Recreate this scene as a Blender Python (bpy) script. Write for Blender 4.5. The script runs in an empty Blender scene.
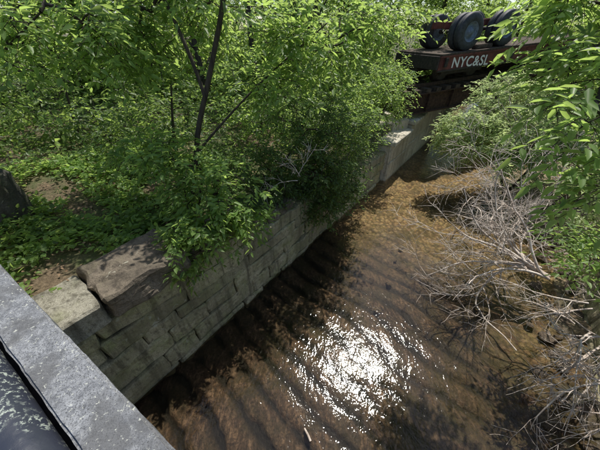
import bpy, bmesh, math, random
import numpy as np
from mathutils import Vector, Matrix, noise
rng=np.random.default_rng(7); random.seed(7)
C=bpy.context.scene
U=np.array([.6,.8,0.]); N=np.array([.8,-.6,0.])   # along creek / across creek (right)
def W(s,t,z=0.): return U*s+N*t+np.array([0,0,z])
def nrm(a): return a/np.maximum(np.linalg.norm(a,axis=-1,keepdims=True),1e-9)

# ------------------------------------------------ materials
def newmat(name):
    m=bpy.data.materials.new(name); m.use_nodes=True
    nt=m.node_tree; nt.nodes.clear()
    out=nt.nodes.new('ShaderNodeOutputMaterial'); return m,nt,out
class G:
    def __init__(s,nt): s.nt=nt
    def n(s,t,**k):
        x=s.nt.nodes.new(t)
        for a,b in k.items(): setattr(x,a,b)
        return x
    def l(s,a,b): s.nt.links.new(a,b)
    def coord(s,scale=(1,1,1),rot=(0,0,0)):
        tc=s.n('ShaderNodeTexCoord'); mp=s.n('ShaderNodeMapping')
        mp.inputs['Scale'].default_value=scale; mp.inputs['Rotation'].default_value=rot
        s.l(tc.outputs['Object'],mp.inputs[0]); return mp.outputs[0]
    def noise(s,co,scale,detail=6,rough=.6,dist=0):
        x=s.n('ShaderNodeTexNoise'); x.inputs['Scale'].default_value=scale
        x.inputs['Detail'].default_value=detail; x.inputs['Roughness'].default_value=rough
        x.inputs['Distortion'].default_value=dist
        s.l(co,x.inputs['Vector']); return x.outputs['Fac']
    def vor(s,co,scale,feature='F1',out='Distance'):
        x=s.n('ShaderNodeTexVoronoi',feature=feature); x.inputs['Scale'].default_value=scale
        s.l(co,x.inputs['Vector']); return x.outputs[out]
    def ramp(s,fac,stops):
        x=s.n('ShaderNodeValToRGB'); e=x.color_ramp.elements
        while len(e)<len(stops): e.new(.5)
        for i,(p,c) in enumerate(stops):
            e[i].position=p; e[i].color=(*c,1) if len(c)==3 else c
        s.l(fac,x.inputs[0]); return x.outputs[0]
    def mix(s,fac,a,b,bt='MIX'):
        x=s.n('ShaderNodeMix',data_type='RGBA',blend_type=bt)
        for v,i in((fac,0),(a,6),(b,7)):
            if isinstance(v,(int,float)): x.inputs[i].default_value=v
            elif isinstance(v,tuple): x.inputs[i].default_value=(*v,1)
            else: s.l(v,x.inputs[i])
        return x.outputs[2]
    def bump(s,h,st=.5,d=.02,prev=None):
        x=s.n('ShaderNodeBump'); x.inputs['Strength'].default_value=st; x.inputs['Distance'].default_value=d
        s.l(h,x.inputs['Height'])
        if prev is not None: s.l(prev,x.inputs['Normal'])
        return x.outputs[0]
    def pbr(s,out,col,rough=.8,nor=None,spec=.4,metal=0):
        x=s.n('ShaderNodeBsdfPrincipled')
        if isinstance(col,tuple): x.inputs['Base Color'].default_value=(*col,1)
        else: s.l(col,x.inputs['Base Color'])
        if isinstance(rough,(int,float)): x.inputs['Roughness'].default_value=rough
        else: s.l(rough,x.inputs['Roughness'])
        x.inputs['Specular IOR Level'].default_value=spec; x.inputs['Metallic'].default_value=metal
        if nor is not None: s.l(nor,x.inputs['Normal'])
        if out is not None: s.l(x.outputs[0],out.inputs[0])
        return x.outputs[0]
BW=lambda v:(v,v,v)
def mat_leaf(name,dark,light,trans,tf=.45):
    m,nt,out=newmat(name); g=G(nt)
    at=g.n('ShaderNodeAttribute',attribute_name='tint')
    co=g.coord()
    n1=g.noise(co,1.1,2)
    mth=g.n('ShaderNodeMath',operation='MULTIPLY_ADD'); g.l(n1,mth.inputs[0]); mth.inputs[1].default_value=.5
    g.l(at.outputs['Fac'],mth.inputs[2])
    fac=g.ramp(mth.outputs[0],[(.2,BW(0)),(.95,BW(1))])
    col=g.mix(fac,dark,light)
    x=g.pbr(None,col,.44,spec=.38)
    tr=g.n('ShaderNodeBsdfTranslucent'); tc=g.mix(fac,tuple(c*.38 for c in trans),trans); g.l(tc,tr.inputs[0])
    mx=g.n('ShaderNodeMixShader'); mx.inputs[0].default_value=tf
    g.l(x,mx.inputs[1]); g.l(tr.outputs[0],mx.inputs[2]); g.l(mx.outputs[0],out.inputs[0])
    return m
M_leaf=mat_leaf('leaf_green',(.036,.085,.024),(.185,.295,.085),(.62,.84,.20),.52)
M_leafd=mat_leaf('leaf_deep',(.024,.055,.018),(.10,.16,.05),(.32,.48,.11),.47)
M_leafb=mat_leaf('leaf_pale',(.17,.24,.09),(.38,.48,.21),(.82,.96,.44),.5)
M_leaff=mat_leaf('leaf_far',(.028,.066,.018),(.19,.27,.075),(.58,.78,.18),.5)

def mat_bark():
    m,nt,out=newmat('bark'); g=G(nt); co=g.coord((1,1,.25))
    n=g.noise(co,18,8,.7)
    g.pbr(out,g.ramp(n,[(.3,(.02,.016,.012)),(.6,(.07,.057,.042)),(.8,(.14,.13,.10))]),.9,g.bump(n,.8,.03)); return m
M_bark=mat_bark()
def mat_dead():
    m,nt,out=newmat('bleached_wood'); g=G(nt); co=g.coord()
    n=g.noise(co,7,6,.65)
    g.pbr(out,g.ramp(n,[(.3,(.22,.165,.13)),(.48,(.50,.42,.36)),(.7,(.74,.67,.60))]),.85,g.bump(g.noise(co,60,3),.3,.01)); return m
M_dead=mat_dead()
def mat_stone(name,base,green,dark,sc=1.,mossy=.5):
    m,nt,out=newmat(name); g=G(nt); co=g.coord()
    at=g.n('ShaderNodeAttribute',attribute_name='tint')
    a=g.noise(co,2.2*sc,8,.65,.3); b=g.noise(co,14*sc,8,.7); c=g.noise(co,70*sc,4,.6)
    col=g.mix(at.outputs['Fac'],base,tuple(x*.62 for x in base))
    col=g.mix(g.ramp(a,[(.62-mossy*.35,BW(0)),(.82-mossy*.3,BW(1))]),col,green)
    col=g.mix(g.ramp(b,[(.3,BW(1)),(.5,BW(0))]),col,dark)
    col=g.mix(g.ramp(c,[(.35,BW(.5)),(.62,BW(0))]),col,dark)
    st=g.noise(g.coord((3.,3.,.25)),2.5,5,.6)
    col=g.mix(g.ramp(st,[(.50,BW(0)),(.66,BW(.8))]),col,tuple(x*.7 for x in dark))
    big=g.noise(co,.9,4,.6); col=g.mix(g.ramp(big,[(.45,BW(0)),(.62,BW(.6))]),col,tuple(x*1.2 for x in dark))
    lich=g.noise(co,9*sc,5,.5,1)
    col=g.mix(g.ramp(lich,[(.66,BW(0)),(.7,BW(.6))]),col,(.5,.49,.40))
    h=g.bump(a,.6,.12); h=g.bump(b,.8,.05,h); h=g.bump(c,.5,.01,h)
    g.pbr(out,col,.88,h); return m
M_wall=mat_stone('mossy_masonry',(.68,.60,.40),(.40,.42,.18),(.16,.14,.085),1,.5)
M_cap=mat_stone('weathered_capstone',(.30,.25,.19),(.19,.18,.10),(.07,.058,.045),1,.25)
M_block=mat_stone('dark_mossy_stone',(.20,.19,.16),(.11,.13,.06),(.055,.05,.04),1,.5)
M_rock=mat_stone('wet_rock',(.16,.12,.085),(.10,.10,.05),(.04,.033,.025),1,.3)
M_capg=mat_stone('pale_capstone',(.46,.44,.36),(.3,.31,.18),(.12,.11,.08),1,.25)
def mat_coping():
    m,nt,out=newmat('lichened_bluestone'); g=G(nt); co=g.coord()
    b=g.noise(co,30,8,.7); c=g.noise(co,160,4,.6); a=g.noise(co,5,5,.6)
    col=g.ramp(b,[(.3,(.10,.105,.115)),(.5,(.22,.228,.24)),(.72,(.38,.39,.40))])
    col=g.mix(g.ramp(c,[(.36,BW(.9)),(.5,BW(0))]),col,(.055,.057,.06))
    col=g.mix(g.ramp(a,[(.46,BW(0)),(.62,BW(.75))]),col,(.10,.10,.10))
    l=g.noise(co,52,5,.65,.5); col=g.mix(g.ramp(l,[(.60,BW(0)),(.65,BW(.8))]),col,(.52,.53,.46))
    h=g.bump(b,.5,.012); h=g.bump(c,.5,.005,h)
    g.pbr(out,col,.75,h); return m
M_cop=mat_coping()
def mat_pipe():
    m,nt,out=newmat('peeling_black_paint'); g=G(nt); co=g.coord()
    a=g.noise(co,48,8,.7,.4); big=g.noise(co,4.2,4,.55)
    pk=g.ramp(a,[(.53,BW(0)),(.57,BW(1))]); 
    pk=g.mix(1.,pk,g.ramp(big,[(.42,BW(0)),(.53,BW(1))]),'MULTIPLY')
    col=g.mix(pk,(.032,.036,.05),(.33,.37,.32))
    r=g.ramp(g.noise(co,12,4),[(.4,BW(.28)),(.7,BW(.5))])
    g.pbr(out,col,r,g.bump(a,.3,.006),spec=.5); return m
M_pipe=mat_pipe()
def mat_ground():
    m,nt,out=newmat('forest_floor'); g=G(nt); co=g.coord()
    a=g.noise(co,1.5,6); b=g.noise(co,22,8,.7); v=g.vor(co,28)
    col=g.ramp(b,[(.3,(.04,.03,.018)),(.5,(.14,.10,.065)),(.7,(.28,.21,.14))])
    col=g.mix(g.ramp(v,[(.05,BW(.7)),(.3,BW(0))]),col,(.19,.135,.085))
    col=g.mix(g.ramp(a,[(.46,BW(0)),(.62,BW(.85))]),col,(.045,.085,.02))
    far=g.noise(co,.35,4); col=g.mix(g.ramp(far,[(.45,BW(.05)),(.62,BW(.75))]),col,(.05,.085,.022))
    g.pbr(out,col,.95,g.bump(b,.8,.05)); return m
M_ground=mat_ground()
def mat_bed():
    m,nt,out=newmat('wet_streambed'); g=G(nt)
    rot=(0,0,-math.atan2(.8,.6))   # local x along creek
    co=g.coord(); cs=g.coord((3,1.2,3),rot)
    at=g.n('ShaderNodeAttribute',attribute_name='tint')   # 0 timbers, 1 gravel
    hi=g.n('ShaderNodeAttribute',attribute_name='crest'); up=g.n('ShaderNodeAttribute',attribute_name='upstream_sun')
    w=g.noise(cs,5,10,.75,.3); b=g.noise(co,7,9,.72); b2=g.noise(co,24,6,.7)
    v=g.n('ShaderNodeTexVoronoi'); v.inputs['Scale'].default_value=10; g.l(co,v.inputs['Vector'])
    wood=g.ramp(w,[(.31,(.024,.017,.014)),(.49,(.092,.062,.047)),(.63,(.27,.185,.135)),(.78,(.46,.37,.29))])
    wood=g.mix(g.ramp(g.noise(co,1.9,6,.6),[(.44,BW(0)),(.60,BW(.75))]),wood,(.048,.045,.026))
    wood=g.mix(g.ramp(b2,[(.36,BW(.85)),(.53,BW(0))]),wood,(.018,.014,.011))
    cr=g.mix(g.ramp(hi.outputs['Fac'],[(.22,BW(0)),(.7,BW(1))]),(.008,.007,.006),wood)  # troughs between timbers go near black: shade of the gaps put into the colour
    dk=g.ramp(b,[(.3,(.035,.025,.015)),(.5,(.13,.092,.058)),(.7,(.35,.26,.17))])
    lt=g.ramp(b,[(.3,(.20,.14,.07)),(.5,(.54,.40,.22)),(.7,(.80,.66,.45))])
    gv=g.mix(up.outputs['Fac'],dk,lt)  # upstream gravel is golden, and paler still to put its sunlight into the colour
    gv=g.mix(g.ramp(v.outputs['Distance'],[(.3,BW(0)),(.68,BW(.75))]),gv,(.05,.036,.02))
    gv=g.mix(.12,gv,g.mix(.75,v.outputs['Color'],(.2,.14,.09)))
    gv=g.mix(g.ramp(b2,[(.34,BW(.8)),(.5,BW(0))]),gv,(.04,.028,.017))
    gv=g.mix(g.ramp(g.noise(co,1.2,6),[(.47,BW(0)),(.62,BW(.7))]),gv,(.07,.064,.032))
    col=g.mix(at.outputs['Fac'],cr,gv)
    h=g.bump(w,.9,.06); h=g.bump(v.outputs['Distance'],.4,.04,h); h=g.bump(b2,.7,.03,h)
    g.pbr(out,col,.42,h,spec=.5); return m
M_bed=mat_bed()
def mat_water():
    m,nt,out=newmat('creek_water'); g=G(nt)
    rot=(0,0,-math.atan2(.8,.6))
    a=g.noise(g.coord((1.4,.9,1),rot),3.3,4,.55,.2); b=g.noise(g.coord((1.6,1.1,1),rot),12,3,.6,.1); 
    h=g.bump(a,.27,.05); h=g.bump(b,.30,.014,h)
    fr=g.n('ShaderNodeFresnel'); fr.inputs[0].default_value=1.33; g.l(h,fr.inputs['Normal'])
    t=g.n('ShaderNodeBsdfTransparent'); t.inputs[0].default_value=(.89,.84,.72,1)
    gl=g.n('ShaderNodeBsdfGlossy'); gl.inputs['Roughness'].default_value=.055; gl.inputs[0].default_value=(1,1,1,1); g.l(h,gl.inputs['Normal'])
    mth=g.n('ShaderNodeMath',operation='MULTIPLY_ADD'); g.l(fr.outputs[0],mth.inputs[0]); mth.inputs[1].default_value=1.2; mth.inputs[2].default_value=.0
    mx=g.n('ShaderNodeMixShader'); g.l(mth.outputs[0],mx.inputs[0]); g.l(t.outputs[0],mx.inputs[1]); g.l(gl.outputs[0],mx.inputs[2])
    g.l(mx.outputs[0],out.inputs[0]); return m
M_water=mat_water()
def mat_simple(name,c1,c2,rough=.7,sc=12,metal=0,b=.3):
    m,nt,out=newmat(name); g=G(nt); co=g.coord(); n=g.noise(co,sc,7,.65)
    g.pbr(out,g.ramp(n,[(.35,c1),(.65,c2)]),rough,g.bump(n,b,.01),metal=metal); return m
M_rust=mat_simple('rusted_steel',(.025,.015,.012),(.09,.05,.034),.85)
M_dark=mat_simple('grimy_black_steel',(.015,.014,.014),(.06,.045,.04),.6)
M_maroon=mat_simple('faded_maroon_paint',(.07,.022,.02),(.20,.055,.045),.6,5)
M_white=mat_simple('white_lettering_paint',(.65,.65,.62),(.88,.88,.85),.6,40)
M_rubber=mat_simple('tyre_rubber',(.025,.026,.03),(.06,.062,.07),.6)
M_rim=mat_simple('steel_rim',(.08,.10,.14),(.20,.25,.32),.5)
M_tie=mat_simple('creosote_timber',(.03,.022,.017),(.11,.08,.06),.9)
M_litter=mat_simple('dry_leaf',(.13,.08,.045),(.34,.24,.15),.9,9)
M_conc=mat_stone('old_concrete',(.78,.73,.62),(.5,.47,.33),(.3,.26,.2),.8,.1)
M_asph=mat_simple('asphalt',(.035,.035,.037),(.07,.07,.07),.9,80)

# ------------------------------------------------ mesh helpers
def mesh_obj(name,verts,faces4,mat,tint=None,parent=None,smooth=False,extra=None):
    me=bpy.data.meshes.new(name); verts=np.asarray(verts,dtype=np.float32); f=np.asarray(faces4,dtype=np.int32)
    k=f.shape[1]
    me.vertices.add(len(verts)); me.vertices.foreach_set('co',verts.ravel())
    me.loops.add(f.size); me.loops.foreach_set('vertex_index',f.ravel())
    me.polygons.add(len(f)); me.polygons.foreach_set('loop_start',np.arange(len(f),dtype=np.int32)*k)
    if smooth: me.polygons.foreach_set('use_smooth',np.ones(len(f),dtype=bool))
    me.update(calc_edges=True); me.validate()
    if tint is not None:
        a=me.attributes.new('tint','FLOAT','POINT'); a.data.foreach_set('value',np.asarray(tint,dtype=np.float32))
    if extra:
        for kk,vv in extra.items():
            a=me.attributes.new(kk,'FLOAT','POINT'); a.data.foreach_set('value',np.asarray(vv,dtype=np.float32))
    me.materials.append(mat)
    o=bpy.data.objects.new(name,me); C.collection.objects.link(o)
    if parent: o.parent=parent
    return o
def empty(name,loc=(0,0,0)):
    o=bpy.data.objects.new(name,None); C.collection.objects.link(o); o.empty_display_size=.3; return o

def tubes(chains,sides=5):
    V=[];F=[];base=0
    ang=np.arange(sides)*2*math.pi/sides
    for pts,rad in chains:
        pts=np.asarray(pts,float); rad=np.asarray(rad,float); n=len(pts)
        if n<2: continue
        t=nrm(np.gradient(pts,axis=0))
        ref=np.array([.31,.17,.93]) if abs(nrm(pts[-1]-pts[0])[2])<.8 else np.array([.95,.2,.1])
        a=nrm(np.cross(t,ref)); b=np.cross(t,a)
        ring=pts[:,None,:]+rad[:,None,None]*(np.cos(ang)[None,:,None]*a[:,None,:]+np.sin(ang)[None,:,None]*b[:,None,:])
        V.append(ring.reshape(-1,3))
        i=np.arange(n-1)[:,None]*sides+np.arange(sides)[None,:]; j=np.arange(n-1)[:,None]*sides+(np.arange(sides)[None,:]+1)%sides
        F.append(np.stack([i,j,j+sides,i+sides],-1).reshape(-1,4)+base); base+=n*sides
    return np.concatenate(V),np.concatenate(F)

def leaves_arrays(P,D,Nn,S,wid,tint):
    D=nrm(D); Nn=nrm(Nn-(Nn*D).sum(-1,keepdims=True)*D); B=np.cross(Nn,D)
    S=S[:,None]; w=S*wid
    v=np.stack([P, P+D*S*.3+B*w*.5+Nn*S*.06, P+D*S*.68+B*w*.36+Nn*S*.03, P+D*S-Nn*S*.10,
                P+D*S*.68-B*w*.36+Nn*S*.03, P+D*S*.3-B*w*.5+Nn*S*.06],1)
    n=len(P); k=np.arange(n)[:,None]*6
    f=np.concatenate([k+np.array([0,1,2,3]),k+np.array([0,3,4,5])])
    return v.reshape(-1,3),f,np.repeat(tint,6)
def sprays(O,D,L,m,size,wid=.42,droop=.25,flat=.55):
    n=len(O); D=nrm(D); up=np.array([0,0,1.])
    Sd=nrm(np.cross(D,up)+1e-4); PP=[];DD=[];NN=[];SS=[];TT=[]
    ts=rng.random(n)*.5+.08
    for j in range(m):
        f=(j+.6)/m; sg=1 if j%2 else -1
        p=O+D*(L*f)[:,None]-up*(droop*L*f*f)[:,None]+rng.normal(0,.012,(n,3))
        last=(j==m-1)
        d=D*(1. if last else .55)+Sd*(0 if last else sg*.8)+rng.normal(0,.22,(n,3))-up*.28
        PP.append(p);DD.append(d);NN.append(up+rng.normal(0,flat,(n,3)));SS.append(size*(.55+.75*rng.random(n)))
        TT.append(ts+rng.random(n)*.4)
    return tuple(np.concatenate(x) for x in (PP,DD,NN,SS))+(wid,np.concatenate(TT))
def ell(specs):
    T=[];Cn=[]
    for c,r,n in specs:
        r=np.array(r if hasattr(r,'__len__') else (r,r,r),float)
        d=nrm(rng.normal(size=(n,3)))*(rng.random((n,1))**.45)
        T.append(np.array(c)+d*r); Cn.append(np.repeat([c],n,0))
    return np.concatenate(T),np.concatenate(Cn)
def grow(trunks,targets):
    nodes=[];chains=[]
    for tr,r0,r1 in trunks:
        tr=np.array(tr,float); pts=[]
        for a,b in zip(tr[:-1],tr[1:]):
            k=max(2,int(np.linalg.norm(b-a)/.25))
            for q in range(k): pts.append(a+(b-a)*q/k)
        pts.append(tr[-1]); pts=np.array(pts); pts[1:-1]+=rng.normal(0,.025,(len(pts)-2,3))
        for _ in range(2): pts[1:-1]=(pts[:-2]+2*pts[1:-1]+pts[2:])/4
        st=len(nodes); nodes+=list(pts); chains.append((list(range(st,len(nodes))),(r0,r1)))
    arr=np.zeros((60000,3)); n=len(nodes); arr[:n]=nodes
    tz=arr[:n].copy(); dist=np.array([np.min(np.linalg.norm(tz-t,axis=1)) for t in targets])
    par={}
    for i in np.argsort(dist):
        t=targets[i]; d=np.linalg.norm(arr[:n]-t,axis=1)+np.maximum(arr[:n,2]-t[2],0)*.25
        k=int(np.argmin(d)); a=arr[k]; L=np.linalg.norm(t-a); m=max(2,int(L/.18))
        ids=[k]; mid=(a+t)/2+rng.normal(0,.10*L,3)+np.array([0,0,.10*L])
        for q in range(1,m+1):
            f=q/m; p=a*(1-f)**2+2*mid*f*(1-f)+t*f*f+rng.normal(0,.008,3)
            arr[n]=p; par[n]=ids[-1]; ids.append(n); n+=1
        chains.append((ids,None))
    w=np.zeros(n)
    tips=[c[0][-1] for c in chains if c[1] is None]
    for t in tips: w[t]+=1
    for i in range(n-1,-1,-1):
        if i in par: w[par[i]]+=w[i]
    out=[]
    for ids,rr in chains:
        P=arr[ids]
        if rr: R=np.linspace(rr[0],rr[1],len(ids))
        else:
            R=.0042*np.maximum(w[ids],1)**.48
            R[0]=R[1]
        out.append((P,R))
    return out
def tree(name,trunks,specs,mat,leaf=.1,k=6,m=9,L=.45,wid=.42,droop=.3,out_bias=.6,sides=5,bark=None,flat=.55,reject=None):
    T,Cn=ell(specs)
    if reject is not None:
        kp=~reject(T); T=T[kp];Cn=Cn[kp]
    e=empty(name)
    ch=grow(trunks,T)
    O=np.repeat(T,k,0)+rng.normal(0,.07,(len(T)*k,3)); o=nrm(np.repeat(T-Cn,k,0))
    D=nrm(o*out_bias+rng.normal(0,.6,(len(O),3))+np.array([0,0,.05])); D[:,2]*=.6
    Ls=L*(.6+.7*rng.random(len(O)))
    Dn=nrm(D); up=np.array([0,0,1.])
    tw=[(np.array([O[i],O[i]+Dn[i]*Ls[i]*.5-up*droop*Ls[i]*.25,O[i]+Dn[i]*Ls[i]-up*droop*Ls[i]]),np.array([.004,.003,.0015])) for i in range(len(O))]
    v,f=tubes(ch,sides); mesh_obj('trunk_and_branches',v,f,bark or M_bark,parent=e,smooth=True)
    v,f=tubes(tw,3); mesh_obj('twigs',v,f,bark or M_bark,parent=e)
    a=sprays(O,D,Ls,m,leaf,wid,droop,flat); v,f,t=leaves_arrays(*a)
    mesh_obj('leaves',v,f,mat,t,parent=e)
    return e

# ------------------------------------------------ terrain
def gz(s,t):
    nz=.12*math.sin(s*.9+t*.5)+.1*math.sin(t*1.3-s*.4)
    if t<0:
        return 2.12+nz*.6+max(0,(-t-4.2))*.05+(0 if s<2.6 else -.25*min(1,(s-2.6)/1.5)*max(0,1-(-t-4)/3))
    return 1.55+nz*.6+max(0,t-3.5)*.08
ss=np.concatenate([np.linspace(-150,-6,10),np.arange(-5,24,.4),np.linspace(26,60,12),np.linspace(80,260,8)])
tl=np.concatenate([np.linspace(-220,-30,10),np.linspace(-28,-12,12),np.arange(-11.5,-3.9,.35)])
cols=[(t,'g') for t in tl]+[(-3.62,'g'),(-3.60,'b'),(3.28,'b'),(3.3,'g')]+[(t,'g') for t in np.concatenate([np.arange(3.6,11,.4),np.linspace(12,30,12),np.linspace(40,220,9)])]
V=[];nc=len(cols)
for s in ss:
    for t,k in cols:
        z=min(gz(s,t),3.6) if k=='g' else -.35
        if s>60 and k=='b': z=gz(s,-4)
        V.append(W(s,t,z))
F=[]
for i in range(len(ss)-1):
    for j in range(nc-1):
        F.append((i*nc+j,i*nc+j+1,(i+1)*nc+j+1,(i+1)*nc+j))
mesh_obj('ground',V,F,M_ground,smooth=False)
# streambed: broad stepped timbers, rubble and gravel
sg=np.arange(-5,30,.04); tg=np.arange(-3.35,3.25,.055)
S,T=np.meshgrid(sg,tg,indexing='ij')
def field(sc,o): return np.array([noise.noise(Vector((a*sc+o,b*sc,o*1.7))) for a,b in zip(S.ravel(),T.ravel())]).reshape(S.shape)
n1=field(.55,3); n2=field(2.3,9); n3=field(7,5)
sw=S+n1*.30+.13*T+n2*.09+n3*.025
ph=(sw/.44)%1.0
rise=np.clip(ph/.18,0,1); rise=rise*rise*(3-2*rise)
prof=rise*(1-np.clip((ph-.5)/.5,0,1)**1.6)
idx=np.floor(sw/.44); hj=np.sin(idx*12.9)
blend=1/(1+np.exp(-((S-6.4)*1.4)))
blend=np.maximum(blend,1/(1+np.exp(-((T-1.35+n1*1.2-.10*(S-2))*3.0))))
Zt=-.125+prof*(.088+.010*hj)*(1+n1*.4)+n2*.018+n3*.012
Zg=-.095+n1*.05+n2*.055+n3*.04
bar=np.exp(-((S-12.5)/2.4)**2-((T-2.0)/1.4)**2)*.42
rb=np.clip((T-2.2)/1.0,0,1)*.3
Z=Zt*(1-blend)+Zg*blend+bar+rb*(.6+n2)
co=S[...,None]*U+T[...,None]*N; co[...,2]=Z
a,b=S.shape; ii=np.arange(a-1)[:,None]*b+np.arange(b-1)[None,:]
F=np.stack([ii,ii+b,ii+b+1,ii+1],-1).reshape(-1,4)[:,::-1]
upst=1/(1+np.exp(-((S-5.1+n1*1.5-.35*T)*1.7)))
mesh_obj('streambed',co.reshape(-1,3),F,M_bed,blend.ravel(),smooth=True,extra={'crest':np.clip(prof+n2*.45+n3*.4,0,1).ravel(),'upstream_sun':upst.ravel()})
# water sheet: sags and swells slightly as it slides over each step
sm=prof.copy()
for _ in range(3): sm[1:-1]=(sm[:-2]+sm[1:-1]+sm[2:])/3
co2=co.copy(); co2[...,2]=.006*sm*(1-blend)*(1+n1)+.003*n2
mesh_obj('creek_water',co2.reshape(-1,3),F,M_water,smooth=True)
mesh_obj('creek_water.001',[W(29.96,-3.3,-.01),W(29.96,3.2,-.01),W(60,3.2,-.01),W(60,-3.3,-.01)],[(0,1,2,3)],M_water)

# ------------------------------------------------ masonry
def rough_block(bm,layer,s0,s1,t0,t1,z0,z1,tint,rough=.012,bev=.02):
    m=bmesh.new(); bmesh.ops.create_cube(m,size=1)
    sx,sy,sz=s1-s0,t1-t0,z1-z0
    for v in m.verts: v.co=Vector((v.co.x*sx,v.co.y*sy,v.co.z*sz))
    bmesh.ops.bevel(m,geom=m.edges[:],offset=min(bev,sz*.2),segments=1,affect='EDGES',profile=.6)
    L=[e for e in m.edges if e.calc_length()>.3]
    bmesh.ops.subdivide_edges(m,edges=L,cuts=5,use_grid_fill=True)
    bmesh.ops.triangulate(m,faces=[f for f in m.faces if len(f.verts)>4])
    off=random.random()*90
    vm={}
    for v in m.verts:
        q=v.co*3.1+Vector((off,0,0)); q2=v.co*9+Vector((0,off,0))
        d=noise.noise_vector(q)*rough*1.6+noise.noise_vector(q2)*rough
        p=v.co+d; w=W((s0+s1)/2+p.x,(t0+t1)/2+p.y,(z0+z1)/2+p.z)
        nv=bm.verts.new(w); nv[layer]=tint; vm[v]=nv
    for f in m.faces: bm.faces.new([vm[v] for v in f.verts])
    m.free()
def finish(bm,name,mat,parent=None):
    me=bpy.data.meshes.new(name); bmesh.ops.recalc_face_normals(bm,faces=bm.faces[:]); bm.to_mesh(me); bm.free(); me.materials.append(mat)
    o=bpy.data.objects.new(name,me); C.collection.objects.link(o)
    if parent: o.parent=parent
    return o
def newbm():
    bm=bmesh.new(); return bm,bm.verts.layers.float.new('tint')
wallE=empty('stone_retaining_wall')
bm,ly=newbm()
hs=[-.35,.10,.50,.93,1.22,1.56,1.86]
def topz(s): return 2.02 if s<.2 else (2.06 if s<1.35 else (1.86 if s<3.0 else (1.56 if s<5.2 else 1.25)))
for ci in range(len(hs)-1):
    s=-3.5-random.random()*.6
    while s<9.7:
        l=.55+random.random()*1.15
        if hs[ci+1]<=topz(s+l/2)+.05:
            j=random.uniform(-.04,.035)
            rough_block(bm,ly,s+.003,s+l-.003,-4.0,-3.2+j-ci*.012,hs[ci]+.003,hs[ci+1]-.003,random.random(),.028,.028)
        s+=l
finish(bm,'coursed_blocks',M_wall,wallE)
bm,ly=newbm()
for a,b_,z0,z1,tt in((-2.6,-1.3,1.87,2.24,-3.2),(-1.29,.12,1.87,2.23,-3.22)):
    rough_block(bm,ly,a,b_,-4.1,tt,z0,z1,.2,.02,.03)
finish(bm,'pale_capstones',M_capg,wallE)
bm,ly=newbm()
rough_block(bm,ly,.15,1.34,-4.08,-3.18,1.88,2.31,.3,.04,.04)
rough_block(bm,ly,1.38,2.45,-4.02,-3.28,1.87,2.12,.5,.04,.05)
rough_block(bm,ly,2.5,3.1,-4.02,-3.26,1.87,2.03,.4,.04,.05)
rough_block(bm,ly,3.3,4.1,-4.0,-3.3,1.58,1.80,.6,.04,.05)
finish(bm,'rough_capstones',M_cap,wallE)
ww=empty('concrete_wing_wall'); bm,ly=newbm()
for (a,b_,zt) in((9.9,12.1,1.45),(12.12,13.8,1.75),(13.82,15.6,1.8),(15.62,17.6,1.8)):
    rough_block(bm,ly,a,b_,-4.1,-3.02,-.3,zt*.52,random.random()*.4,.012,.03); rough_block(bm,ly,a,b_,-4.1,-3.04,zt*.52+.006,zt,random.random()*.4,.012,.03)
    rough_block(bm,ly,a-.02,b_-.02,-4.15,-2.92,zt+.003,zt+.18,.1,.012,.03)
finish(bm,'wall_panels',M_conc,ww)
rw=empty('stone_retaining_wall.001')
bm,ly=newbm()
for ci in range(len(hs)-2):
    s=-4-random.random()*.6
    while s<20:
        l=.75+random.random()*.75
        rough_block(bm,ly,s+.006,s+l-.006,2.95+random.uniform(-.02,.02),3.6,hs[ci]+.005,hs[ci+1]-.005,random.random(),.02,.025); s+=l
finish(bm,'coursed_blocks',M_wall,rw)
bm,ly=newbm(); rough_block(bm,ly,-.3,.3,-.38,.38,-.6,.40,.7,.05,.06)
o=finish(bm,'mossy_stone_block',M_block)
o.location=(-5.4,3.95,2.75); o.rotation_euler=(.05,.05,.25)

# ------------------------------------------------ near bridge parapet
A=np.array([.849,-.528,0]); P=np.array([.528,.849,0])
def boxw(name,O,ax,ay,x0,x1,y0,y1,z0,z1,mat,parent=None,bev=.01,grade=0):
    bm=bmesh.new(); bmesh.ops.create_cube(bm,size=1)
    for v in bm.verts: v.co=Vector(((v.co.x+.5)*(x1-x0)+x0,(v.co.y+.5)*(y1-y0)+y0,(v.co.z+.5)*(z1-z0)+z0))
    if bev: bmesh.ops.bevel(bm,geom=bm.edges[:],offset=bev,segments=2,affect='EDGES')
    for v in bm.verts:
        p=O+ax*v.co.x+ay*v.co.y; v.co=Vector((p[0],p[1],v.co.z+v.co.x*grade))
    return finish(bm,name,mat,parent)
def rough_slab(name,x0,x1,y0,y1,z0,z1,mat,par):   # quarry-faced slab with chipped arrises
    bm=bmesh.new(); bmesh.ops.create_cube(bm,size=1)
    for v in bm.verts: v.co=Vector(((v.co.x+.5)*(x1-x0)+x0,(v.co.y+.5)*(y1-y0)+y0,(v.co.z+.5)*(z1-z0)+z0))
    bmesh.ops.bevel(bm,geom=bm.edges[:],offset=.012,segments=2,affect='EDGES')
    bmesh.ops.subdivide_edges(bm,edges=[e for e in bm.edges if e.calc_length()>.9],cuts=90,use_grid_fill=True)
    for v in bm.verts:
        q=v.co*9; d=noise.noise_vector(q)*.005+noise.noise_vector(q*4)*.003
        c=v.co+d; p=A*c.x+P*c.y; v.co=Vector((p[0],p[1],c.z))
    return finish(bm,name,mat,par)
rb_=empty('road_bridge'); O0=np.zeros(3)
z=3.68
for i,(a,b) in enumerate(((-6.2,-4.42),(-4.41,-2.6),(-2.59,.9),(.91,3.6),(3.61,6.4))):
    rough_slab('coping_slab_%d'%i,a,b,-.215,-.012,z-.16,z,M_cop,rb_)
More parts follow.
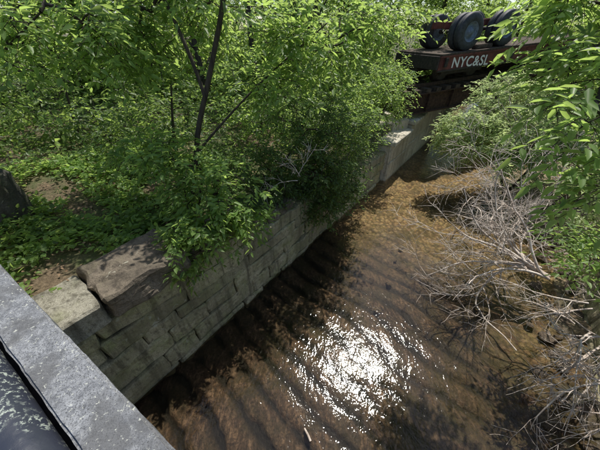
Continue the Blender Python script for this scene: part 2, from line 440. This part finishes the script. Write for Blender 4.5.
boxw('spandrel_wall',O0,A,P,-6.2,6.4,-.20,-.05,2.4,z-.165,M_conc,rb_,.01)
boxw('bridge_deck',O0,A,P,-9,9,-7,-.22,2.9,3.3,M_asph,rb_,.01)
pts=[O0+A*x+P*(-.345)+np.array([0,0,z-.055]) for x in np.linspace(-6,6,40)]
v,f=tubes([(pts,np.full(40,.105))],28); mesh_obj('pipe_rail',v,f,M_pipe,parent=rb_,smooth=True)
boxw('rail_seat',O0,A,P,-6.2,6.4,-.46,-.222,3.28,z-.17,M_dark,rb_,.005)

# ------------------------------------------------ rail bridge, flatcar and load
bx=nrm(np.array([.93,.37,0])); by=np.array([-bx[1],bx[0],0]); P0=np.array([7.,12.5,0]); gr=.06
def bb(name,x0,x1,y0,y1,z0,z1,mat,par,bev=.01): return boxw(name,P0,bx,by,x0,x1,y0,y1,z0,z1,mat,par,bev,gr)
rbr=empty('railroad_bridge')
for i,y in enumerate((.25,2.1)):
    bb('girder_web_%d'%i,-3.0,9,y,y+.05,2.3,3.0,M_rust,rbr,0)
    bb('girder_flange_top_%d'%i,-3.0,9,y-.14,y+.19,3.003,3.05,M_rust,rbr,0)
    bb('girder_flange_low_%d'%i,-3.0,9,y-.14,y+.19,2.25,2.297,M_rust,rbr,0)
    for k in range(10): bb('stiffener_%d_%d'%(i,k),-2.9+k*1.3,-2.86+k*1.3,y-.12,y-.002,2.3,3.0,M_rust,rbr,0)
for k in range(23): bb('tie_%d'%k,-2.9+k*.52,-2.65+k*.52,.1,2.5,3.055,3.2,M_tie,rbr,.01)
for y in (.5,1.93): bb('rail',-3.0,9,y,y+.07,3.204,3.34,M_rust,rbr,.01)
bb('abutment',-4.4,-2.6,-.1,3,-.3,2.2,M_conc,rbr,.03); bb('abutment_far',5.5,8,-.2,3,-.3,2.2,M_conc,rbr,.03)
fc=empty('railroad_flatcar')
bb('side_sill',-1.7,11,0,.06,3.80,4.32,M_maroon,fc,.01); bb('sill_flange_top',-1.72,11,-.05,.0-.003,4.27,4.325,M_maroon,fc,0)
bb('sill_flange_bottom',-1.72,11,-.05,-.003,3.79,3.84,M_dark,fc,0)
bb('far_sill',-1.7,11,2.5,2.56,3.9,4.32,M_maroon,fc,.01)
bb('deck',-1.7,11,-.04,2.6,4.328,4.39,M_tie,fc,.005); bb('end_sill',-1.78,-1.703,0,2.56,3.86,4.32,M_dark,fc,.01)
bb('centre_sill',-1.7,11,1.1,1.5,3.7,4.2,M_dark,fc,.01)
for x in (-1.5,2.1,4.4,6.7): bb('stake_pocket',x,x+.14,-.11,-.055,3.95,4.26,M_dark,fc,.01)
def lathe(name,prof,c,axis,mat,par,seg=40):
    axis=nrm(np.array(axis)); up=np.array([0,0,1.]); s=nrm(np.cross(axis,up)); V=[]
    for i in range(seg):
        a=i*2*math.pi/seg; r=s*math.cos(a)+up*math.sin(a)
        for x,rr in prof: V.append(c+axis*x+r*rr)
    n=len(prof);F=[]
    for i in range(seg):
        for j in range(n-1): F.append((i*n+j,i*n+j+1,((i+1)%seg)*n+j+1,((i+1)%seg)*n+j))
    return mesh_obj(name,V,F,mat,parent=par,smooth=True)
def bp(x,y,z): return P0+bx*x+by*y+np.array([0,0,z+gr*x])
for k,x in enumerate((-.9,.75)):
    for y in (.48,1.95): lathe('truck_wheel',[(0,.02),(0,.3),(.02,.36),(.1,.36),(.12,.40),(.15,.40),(.15,.02)],bp(x,y,3.72),by,M_dark,fc)
bb('truck_sideframe',-1.2,1.1,.28,.4,3.6,3.8,M_dark,fc,.03)
tx=bpy.data.curves.new('lettering','FONT'); tx.body='NYC&SL'; tx.size=.50; tx.extrude=.003; tx.offset=.008; tx.space_character=1.08
to=bpy.data.objects.new('lettering',tx); C.collection.objects.link(to); tx.materials.append(M_white); to.parent=fc
mm=Matrix(((bx[0],0,by[0]*-1,0),(bx[1],0,by[1]*-1,0),(gr,1,0,0),(0,0,0,1))); p=bp(-1.05,-.008,3.89); mm.translation=Vector(p); to.matrix_world=mm
tr=empty('trailer_axle_load')
tp=[(.0,.30),(.0,.33),(-.02,.36),(-.03,.46),(0,.56),(.02,.60),(.05,.615),(.09,.60),(.1,.615),(.14,.615),(.15,.60),(.19,.615),(.23,.60),(.26,.56),(.28,.46),(.26,.36),(.24,.32)]
rp=[(-.01,.33),(.0,.30),(.07,.28),(.10,.2),(.04,.16),(.0,.1),(-.02,.09),(-.03,.0)]
for k,x in enumerate((-.35,1.65)):
    for y in (.15,.47,1.75,2.07):
        lathe('tyre_%d'%k,tp,bp(x,y,5.0),by,M_rubber,tr); lathe('rim_%d'%k,rp,bp(x,y,5.0),by,M_rim,tr)
    v,f=tubes([([bp(x,.3,5),bp(x,2.2,5)],[.07,.07])],10); mesh_obj('axle_%d'%k,v,f,M_dark,parent=tr)
for y in (.85,1.5): bb('frame_rail',-1.0,3,y,y+.1,5.12,5.34,M_maroon,tr,.01)
bb('chock',.2,1.1,.15,.4,4.395,4.55,M_tie,tr,.03)

# ------------------------------------------------ vegetation
def too_close(T): return np.linalg.norm(T-np.array([0,0,5.]),axis=1)<1.5
tree('box_elder_tree',[([(-2.3,4.7,2.0),(-1.95,4.75,3.2),(-1.55,4.8,4.2),(-1.1,4.9,5.3),(-.9,5.1,6.6),(-1.2,5.3,7.6)],.06,.022),
                       ([(-1.6,4.8,4.1),(-1.9,5.0,5.2),(-2.6,5.3,6.6)],.035,.015),([(-1.9,4.75,3.2),(-1.2,5.2,3.9),(-.2,5.7,4.6),(.6,6.2,5.2)],.025,.012)],
   [((-1.4,5.5,5.4),(1.5,1.0,.7),48),((-2.9,5.6,5.0),(1.2,.9,.8),36),((.4,6.0,4.9),(1.2,.8,.7),48),((1.7,6.9,5.1),(.9,.7,.6),34),((-1.9,6.2,7.0),(2.,1.3,1.0),24),((-.3,5.4,4.2),(.7,.5,.5),16)],
   M_leaf,.135,5,8,.50)
tree('box_elder_tree.001',[([(-6.3,4.3,2.1),(-6.0,4.4,3.6),(-5.2,4.6,5.0),(-4.6,4.7,6.4)],.08,.03),([(-6.0,4.4,3.6),(-4.6,4.5,4.6),(-3.4,4.4,5.2)],.03,.012)],
   [((-4.3,5.0,5.1),(1.5,1.1,.65),46),((-3.0,4.7,5.1),(1.1,.7,.6),34),((-5.9,4.8,4.7),(1.1,1.,.8),28)],
   M_leaf,.13,5,8,.47)
tree('overhanging_sapling',[([(-2.1,4.5,2.0),(-1.7,4.3,3.0),(-1.3,4.0,3.1)],.03,.01),([(-1.7,4.3,3.0),(-1.9,4.0,3.3)],.02,.01)],
   [((-1.5,3.85,2.8),(.75,.45,.5),34),((-1.75,3.3,2.35),(.40,.25,.45),20),((-1.85,2.95,2.25),(.25,.18,.3),9),((-2.4,4.3,3.2),(.8,.5,.5),24),((-1.0,3.9,2.3),(.3,.2,.3),9)],
   M_leaf,.12,5,9,.36,droop=.6)
tree('wall_shrub',[([(-.9,6.0,1.6),(-.4,6.0,2.4),(.2,6.1,3.2)],.04,.015),([(-.4,6.0,2.4),(.4,5.9,2.2)],.03,.01),([(.1,6.8,1.6),(.7,7.0,2.8)],.04,.015)],
   [((.35,6.1,2.3),(1.15,.8,1.05),110),((-.9,5.4,2.6),(.9,.6,.8),50),((1.0,6.9,2.8),(.9,.8,1.1),80),((1.2,6.7,1.4),(.6,.5,.6),46),((.6,5.9,1.3),(.6,.4,.45),40),((-.1,6.3,3.6),(1.2,.7,.6),44)],
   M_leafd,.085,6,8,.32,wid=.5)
tree('wall_shrub.001',[([(2.4,9.9,1.4),(2.9,9.8,2.6),(3.3,9.8,3.6)],.05,.02)],
   [((2.8,9.9,3.2),(1.1,.8,.9),62),((3.5,10.9,3.6),(.9,.8,.8),46),((1.6,8.2,2.7),(.8,.7,.9),44)],M_leaf,.10,6,8,.38)
for q,(c,r,n) in enumerate([((-3.4,6.8,3.2),(1.6,1.1,1.2),48),((-6.5,7.6,3.3),(1.8,1.3,1.3),48),((-9.5,8.0,3.6),(2.2,1.5,1.5),48),((-1.3,8.2,3.3),(1.6,1.2,1.5),50),((-8.3,5.3,3.2),(.9,1.0,.9),22)]):
    tree('understory_shrub' if q==0 else 'understory_shrub.%03d'%q,[([(c[0],c[1],2.0),(c[0]+.2,c[1],c[2]),(c[0]+.4,c[1],c[2]+.8)],.05,.02)],[(c,r,n)],M_leaf if q==3 else M_leafd,.12,6,8,.45)  # darker leaf material puts the understory's deep shade into the leaf colour
tree('gravel_bar_bush',[([(7.4,8.2,.2),(7.0,8.6,1.2),(6.7,9.0,2.2)],.05,.02),([(7.4,8.2,.2),(8.0,8.3,1.6),(8.2,8.7,2.8)],.05,.02),([(7.0,8.6,1.),(6.0,8.7,1.7)],.03,.01)],
   [((6.3,8.8,2.2),(1.3,.9,.85),105),((7.9,8.3,2.4),(1.5,.9,1.1),110),((5.4,9.0,2.2),(.8,.6,.65),46),((7.6,9.7,3.25),(1.9,.9,.6),110),((7.0,7.7,1.8),(1.2,.6,.6),60)],
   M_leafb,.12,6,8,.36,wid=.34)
for q,(c,r,n,lf) in enumerate([((9.4,7.2,2.6),(1.3,1.3,1.4),70,.12),((10.5,9.5,3.4),(1.8,1.3,1.4),70,.13),((4.15,2.65,2.55),(.5,.5,.45),26,.09),((6.6,5.0,2.2),(.8,.8,.8),42,.10),((7.2,3.9,3.4),(1.1,1.1,1.1),40,.11)]):
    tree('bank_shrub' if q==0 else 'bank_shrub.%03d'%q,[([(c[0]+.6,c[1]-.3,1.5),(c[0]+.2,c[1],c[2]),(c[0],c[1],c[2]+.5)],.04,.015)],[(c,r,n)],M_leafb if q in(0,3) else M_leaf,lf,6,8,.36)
tree('black_locust_tree',[([(10.6,8.2,1.7),(10.3,8.6,3.4),(9.8,9.0,4.8),(9.4,9.2,6.2),(9.3,9.5,7.4)],.11,.04),([(10.2,8.7,3.9),(9.2,9.0,5.0),(8.4,8.9,5.8)],.05,.02)],
   [((9.3,9.4,4.6),(1.1,.9,.8),76),((8.9,9.1,5.9),(1.2,.9,.6),52),((11.2,9.2,5.2),(1.3,1.2,1.0),46)],M_leaf,.13,5,8,.45)
tree('ash_sapling',[([(5.0,.9,1.5),(4.4,1.4,3.0),(3.8,1.9,4.2),(3.5,2.6,5.2),(3.2,3.2,6.2)],.06,.02),([(3.9,1.8,3.9),(3.0,2.1,4.4),(2.4,2.3,4.55)],.02,.007),([(3.5,2.6,5.2),(3.0,3.4,5.5)],.02,.01)],
   [((2.42,2.2,4.45),(.32,.25,.14),9),((2.75,2.6,4.85),(.4,.4,.22),10),((2.75,3.0,4.65),(.3,.35,.18),7),((2.7,2.0,4.0),(.25,.25,.25),7),((3.0,3.5,5.2),(.6,.5,.32),22),((2.6,3.4,5.35),(.35,.3,.15),7),((3.6,3.0,6.2),(.8,.8,.5),10)],
   M_leaf,.14,4,8,.42,wid=.36,droop=.35,flat=.4,reject=too_close)

# woodland mass
O=[];trk=[]
def woodtree(x,y,h):
    lean=np.array([random.uniform(-1,1),random.uniform(-1,1),0])
    pts=[np.array([x,y,1.6])+lean*(k/5)**1.5+np.array([0,0,h*k/5]) for k in range(6)]
    trk.append((pts,np.linspace(.16,.04,6)))
    for k in range(10):
        f=random.uniform(.08,1); c=pts[0]+lean*f+np.array([random.gauss(0,1.5),random.gauss(0,1.5),h*f])
        R=random.uniform(.7,1.4); n=int(70*R)
        dd=nrm(rng.normal(size=(n,3)))*(rng.random((n,1))**.4)*np.array([R*1.25,R*1.25,R*.65]); O.append(c+dd)
        trk.append(([pts[0]+lean*max(0,f-.1)+np.array([0,0,h*max(0,f-.12)]),(pts[0]+c)/2+np.array([0,0,h*f*.48]),c],[.05,.03,.012]))
for i in range(44):
    az=math.radians(random.uniform(-62,62)); d=random.uniform(12.5,30)
    x,y=d*math.sin(az),d*math.cos(az); p=np.array([x,y,0.]); t=p@N; s=p@U
    if abs(t)<3.8 and s<34: continue
    if 5<x<16 and 9<y<19: continue
    woodtree(x,y,random.uniform(7,12))
for x,y in ((16,13),(18,17),(19,12.5),(21,20),(15,20),(18,24),(23,15.5),(12,21),(9,20.5),(3.2,16),(5,18.5),(1,15.5),(13,19.5),(16.5,16)): woodtree(x,y,random.uniform(6.5,10))
for i in range(105):
    az=math.radians(random.uniform(-62,62)); d=random.uniform(9.5,24); x,y=d*math.sin(az),d*math.cos(az); p=np.array([x,y,0.])
    if abs(p@N)<4.4 or (4.5<x<14 and 8<y<18): continue
    R=random.uniform(.8,1.6); n=int(95*R); c=np.array([x,y,2.0+R*.6])
    O.append(c+nrm(rng.normal(size=(n,3)))*(rng.random((n,1))**.4)*np.array([R*1.3,R*1.3,R*.9]))
    trk.append(([np.array([x,y,1.5]),c,c+np.array([.2,.1,R])],[.03,.02,.01]))
for i in range(70):   # far thicket closing the horizon
    x=random.uniform(-14,36); y=random.uniform(20,32); R=random.uniform(1.4,2.4); n=int(75*R); c=np.array([x,y,random.uniform(2,8 if x<6 else 6.5)])
    O.append(c+nrm(rng.normal(size=(n,3)))*(rng.random((n,1))**.4)*R)
O=np.concatenate(O)
wd=empty('woodland_trees')
D=nrm(rng.normal(size=O.shape)*np.array([1,1,.5]))
a=sprays(O,D,.45*(.6+.7*rng.random(len(O))),5,.19,.5,.3,.7); v,f,t=leaves_arrays(*a)
mesh_obj('leaves',v,f,M_leaff,t,parent=wd)
v,f=tubes(trk,6); mesh_obj('trunks',v,f,M_bark,parent=wd,smooth=True)

def cover(name,n,s0,s1,t0,t1,leaf,mat,m=6,L=.22,thr=-.1,zoff=0,flatd=.35):
    s=rng.uniform(s0,s1,n); t=rng.uniform(t0,t1,n)
    k=np.array([noise.noise(Vector((a*.8,b*.8,2)))>thr for a,b in zip(s,t)]); s=s[k];t=t[k]
    O=np.array([W(a,b,gz(a,b)+.03+zoff+random.random()*.14) for a,b in zip(s,t)])
    D=rng.normal(0,1,(len(O),3)); D[:,2]=abs(D[:,2])*.6*(flatd>0)+flatd
    a=sprays(O,D,L*(.5+rng.random(len(O))),m,leaf,.6,.3,.4); v,f,tt=leaves_arrays(*a); return mesh_obj(name,v,f,mat,tt)
cover('ground_ivy',4400,-3,4.2,-8.5,-4.0,.09,M_leaf,thr=-.12)
cover('leaf_litter',1300,-3,8,-10,-3.95,.055,M_litter,m=4,L=.3,thr=-1,zoff=-.02,flatd=0)
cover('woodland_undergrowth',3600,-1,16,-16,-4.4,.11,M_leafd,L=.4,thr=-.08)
cover('bank_undergrowth',3000,-1,20,3.1,12,.10,M_leaf,L=.45,thr=-.45)
cover('wall_creeper',420,2.8,9.6,-4.1,-3.22,.075,M_leafd,L=.38,thr=-.6,zoff=-.3)

# ------------------------------------------------ dead brush
def dead(p,d,L,r,depth,ch,grav=.0,zmin=.03):
    n=max(4,int(L/.13)); pts=[np.array(p,float)]; d=nrm(np.array(d,float))
    bend=rng.normal(0,.06,3)
    for i in range(n):
        d=nrm(d+bend+rng.normal(0,.12,3)-np.array([0,0,grav]))
        q=pts[-1]+d*L/n
        if q[2]<zmin: q[2]=zmin+random.random()*.03; d[2]=abs(d[2])*.3
        pts.append(q)
    R=np.linspace(r,r*.35,n+1); ch.append((np.array(pts),R))
    if depth>0:
        kids=random.randint(4,6) if depth>1 else random.randint(3,5)
        for _ in range(kids):
            i=random.randint(max(1,n//5),n-1); dd=nrm(pts[i]-pts[i-1]); side=nrm(np.cross(dd,rng.normal(size=3)))
            a=math.radians(random.uniform(22,60))
            dead(pts[i],dd*math.cos(a)+side*math.sin(a),L*random.uniform(.35,.62),max(R[i]*.6,.0046),depth-1,ch,grav,zmin)
ch=[]
for d,L in(((-.93,.3,.1),2.3),((-.8,.5,.12),2.9),((-.5,.85,.15),2.4),((-.9,.38,.27),2.5),((-.2,1,.25),2.1),((-.7,.65,.2),2.7),((-.86,.42,.03),2.7),((-.6,.75,.08),2.9),((-.4,.9,.3),2.3),((-.93,.32,.18),2.2),((-.75,.55,.35),2.5),((-.55,.8,.02),2.9)):
    dead((5.1+random.uniform(-.2,.2),3.9+random.uniform(-.25,.25),.85),d,L,.031,3,ch,.010)
dead((5.6,3.5,.6),(-.7,.2,.55),1.6,.02,3,ch,.03)
v,f=tubes(ch,4); mesh_obj('fallen_dead_branches',v,f,M_dead,smooth=True)
ch=[]
for i in range(13):
    dead((5.0+random.uniform(-.6,.3),1.9+random.uniform(-.9,.9),random.uniform(.3,1.3)),(-.8+random.uniform(-.3,.3),random.uniform(-.6,.4),random.uniform(-.1,.35)),random.uniform(1.0,1.5),.018,2,ch,.02)
for i in range(7):
    dead((5.2+random.uniform(-.5,.3),2.2+random.uniform(-.9,.7),random.uniform(.8,1.5)),(-.6,random.uniform(-.9,.2),-.3),random.uniform(1.2,1.6),.02,2,ch,.02)
v,f=tubes(ch,4); mesh_obj('brush_pile',v,f,M_dead,smooth=True)
ch=[]
for i in range(28):
    a=random.uniform(0,6.28); dead((6.7+random.gauss(0,.65),6.5+random.gauss(0,.6),random.uniform(.2,.9)),(math.cos(a),math.sin(a),random.uniform(0,.4)),random.uniform(.8,1.5),.019,2,ch,.03)
v,f=tubes(ch,4); mesh_obj('driftwood_wrack',v,f,M_dead,smooth=True)
ch=[]
for p,d in (((.0,5.1,2.5),(-.4,-.1,.7)),((-.05,5.1,2.5),(.3,-.2,.8)),((-.05,5.1,2.4),(-.6,-.1,.25))): dead(p,d,.8,.01,2,ch)
v,f=tubes(ch,4); mesh_obj('bare_twigs',v,f,M_dead,smooth=True)
def rock(name,loc,r,mat):
    bm=bmesh.new(); bmesh.ops.create_icosphere(bm,subdivisions=3,radius=1); o=random.random()*50
    for vv in bm.verts:
        k=1+.45*noise.noise(vv.co*1.1+Vector((o,0,0)))+.12*noise.noise(vv.co*3.5+Vector((o,0,0)))
        vv.co=Vector((vv.co.x*r*k,vv.co.y*r*.8*k,vv.co.z*r*.5*k))
    bm.verts.layers.float.new('tint')
    ob=finish(bm,name,mat); ob.location=loc; ob.rotation_euler=(random.uniform(-.2,.2),random.uniform(-.2,.2),random.random()*6); return ob
for i in range(56):
    s=random.uniform(.5,11); t=random.uniform(2.0,2.9); q=W(s,t,-.02)
    rock('creek_rock' if i==0 else 'creek_rock.%03d'%i,q,random.uniform(.05,.17),M_rock)
for k,(x,y,r) in enumerate(((1.75,3.55,.09),(2.2,4.3,.07),(1.5,1.9,.05),(2.9,5.6,.07),(2.6,5.1,.05))): rock('creek_rock.%03d'%(60+k),(x,y,-.02),r,M_rock)
v,f=tubes([([(.16,1.2,.02),(.12,1.28,.03),(.07,1.36,.02)],[.018,.018,.012])],8); mesh_obj('floating_stick',v,f,M_dead,smooth=True)

# ------------------------------------------------ light, world, camera
Sd=Vector((.183,.415,.891)).normalized()
sl=bpy.data.lights.new('sun','SUN'); sl.energy=5; sl.angle=math.radians(.53); sl.color=(1,.95,.86)
so=bpy.data.objects.new('sun',sl); C.collection.objects.link(so); so.rotation_euler=Sd.to_track_quat('Z','Y').to_euler()
w=bpy.data.worlds.new('World'); C.world=w; w.use_nodes=True; nt=w.node_tree; nt.nodes.clear()
sk=nt.nodes.new('ShaderNodeTexSky'); sk.sky_type='NISHITA'; sk.sun_disc=False; sk.sun_elevation=math.radians(63); sk.sun_rotation=math.radians(23.8)
bg=nt.nodes.new('ShaderNodeBackground'); bg.inputs[1].default_value=.15; wo=nt.nodes.new('ShaderNodeOutputWorld')
nt.links.new(sk.outputs[0],bg.inputs[0]); nt.links.new(bg.outputs[0],wo.inputs[0])
cd=bpy.data.cameras.new('camera'); cd.sensor_width=36; cd.lens=15.6; cd.clip_start=.05; cd.clip_end=800
cam=bpy.data.objects.new('camera',cd); C.collection.objects.link(cam); cam.location=(0,0,5)
cam.rotation_euler=(math.radians(90-36.7),0,0); C.camera=cam
C.view_settings.view_transform='Standard'; C.view_settings.look='None'; C.view_settings.exposure=0
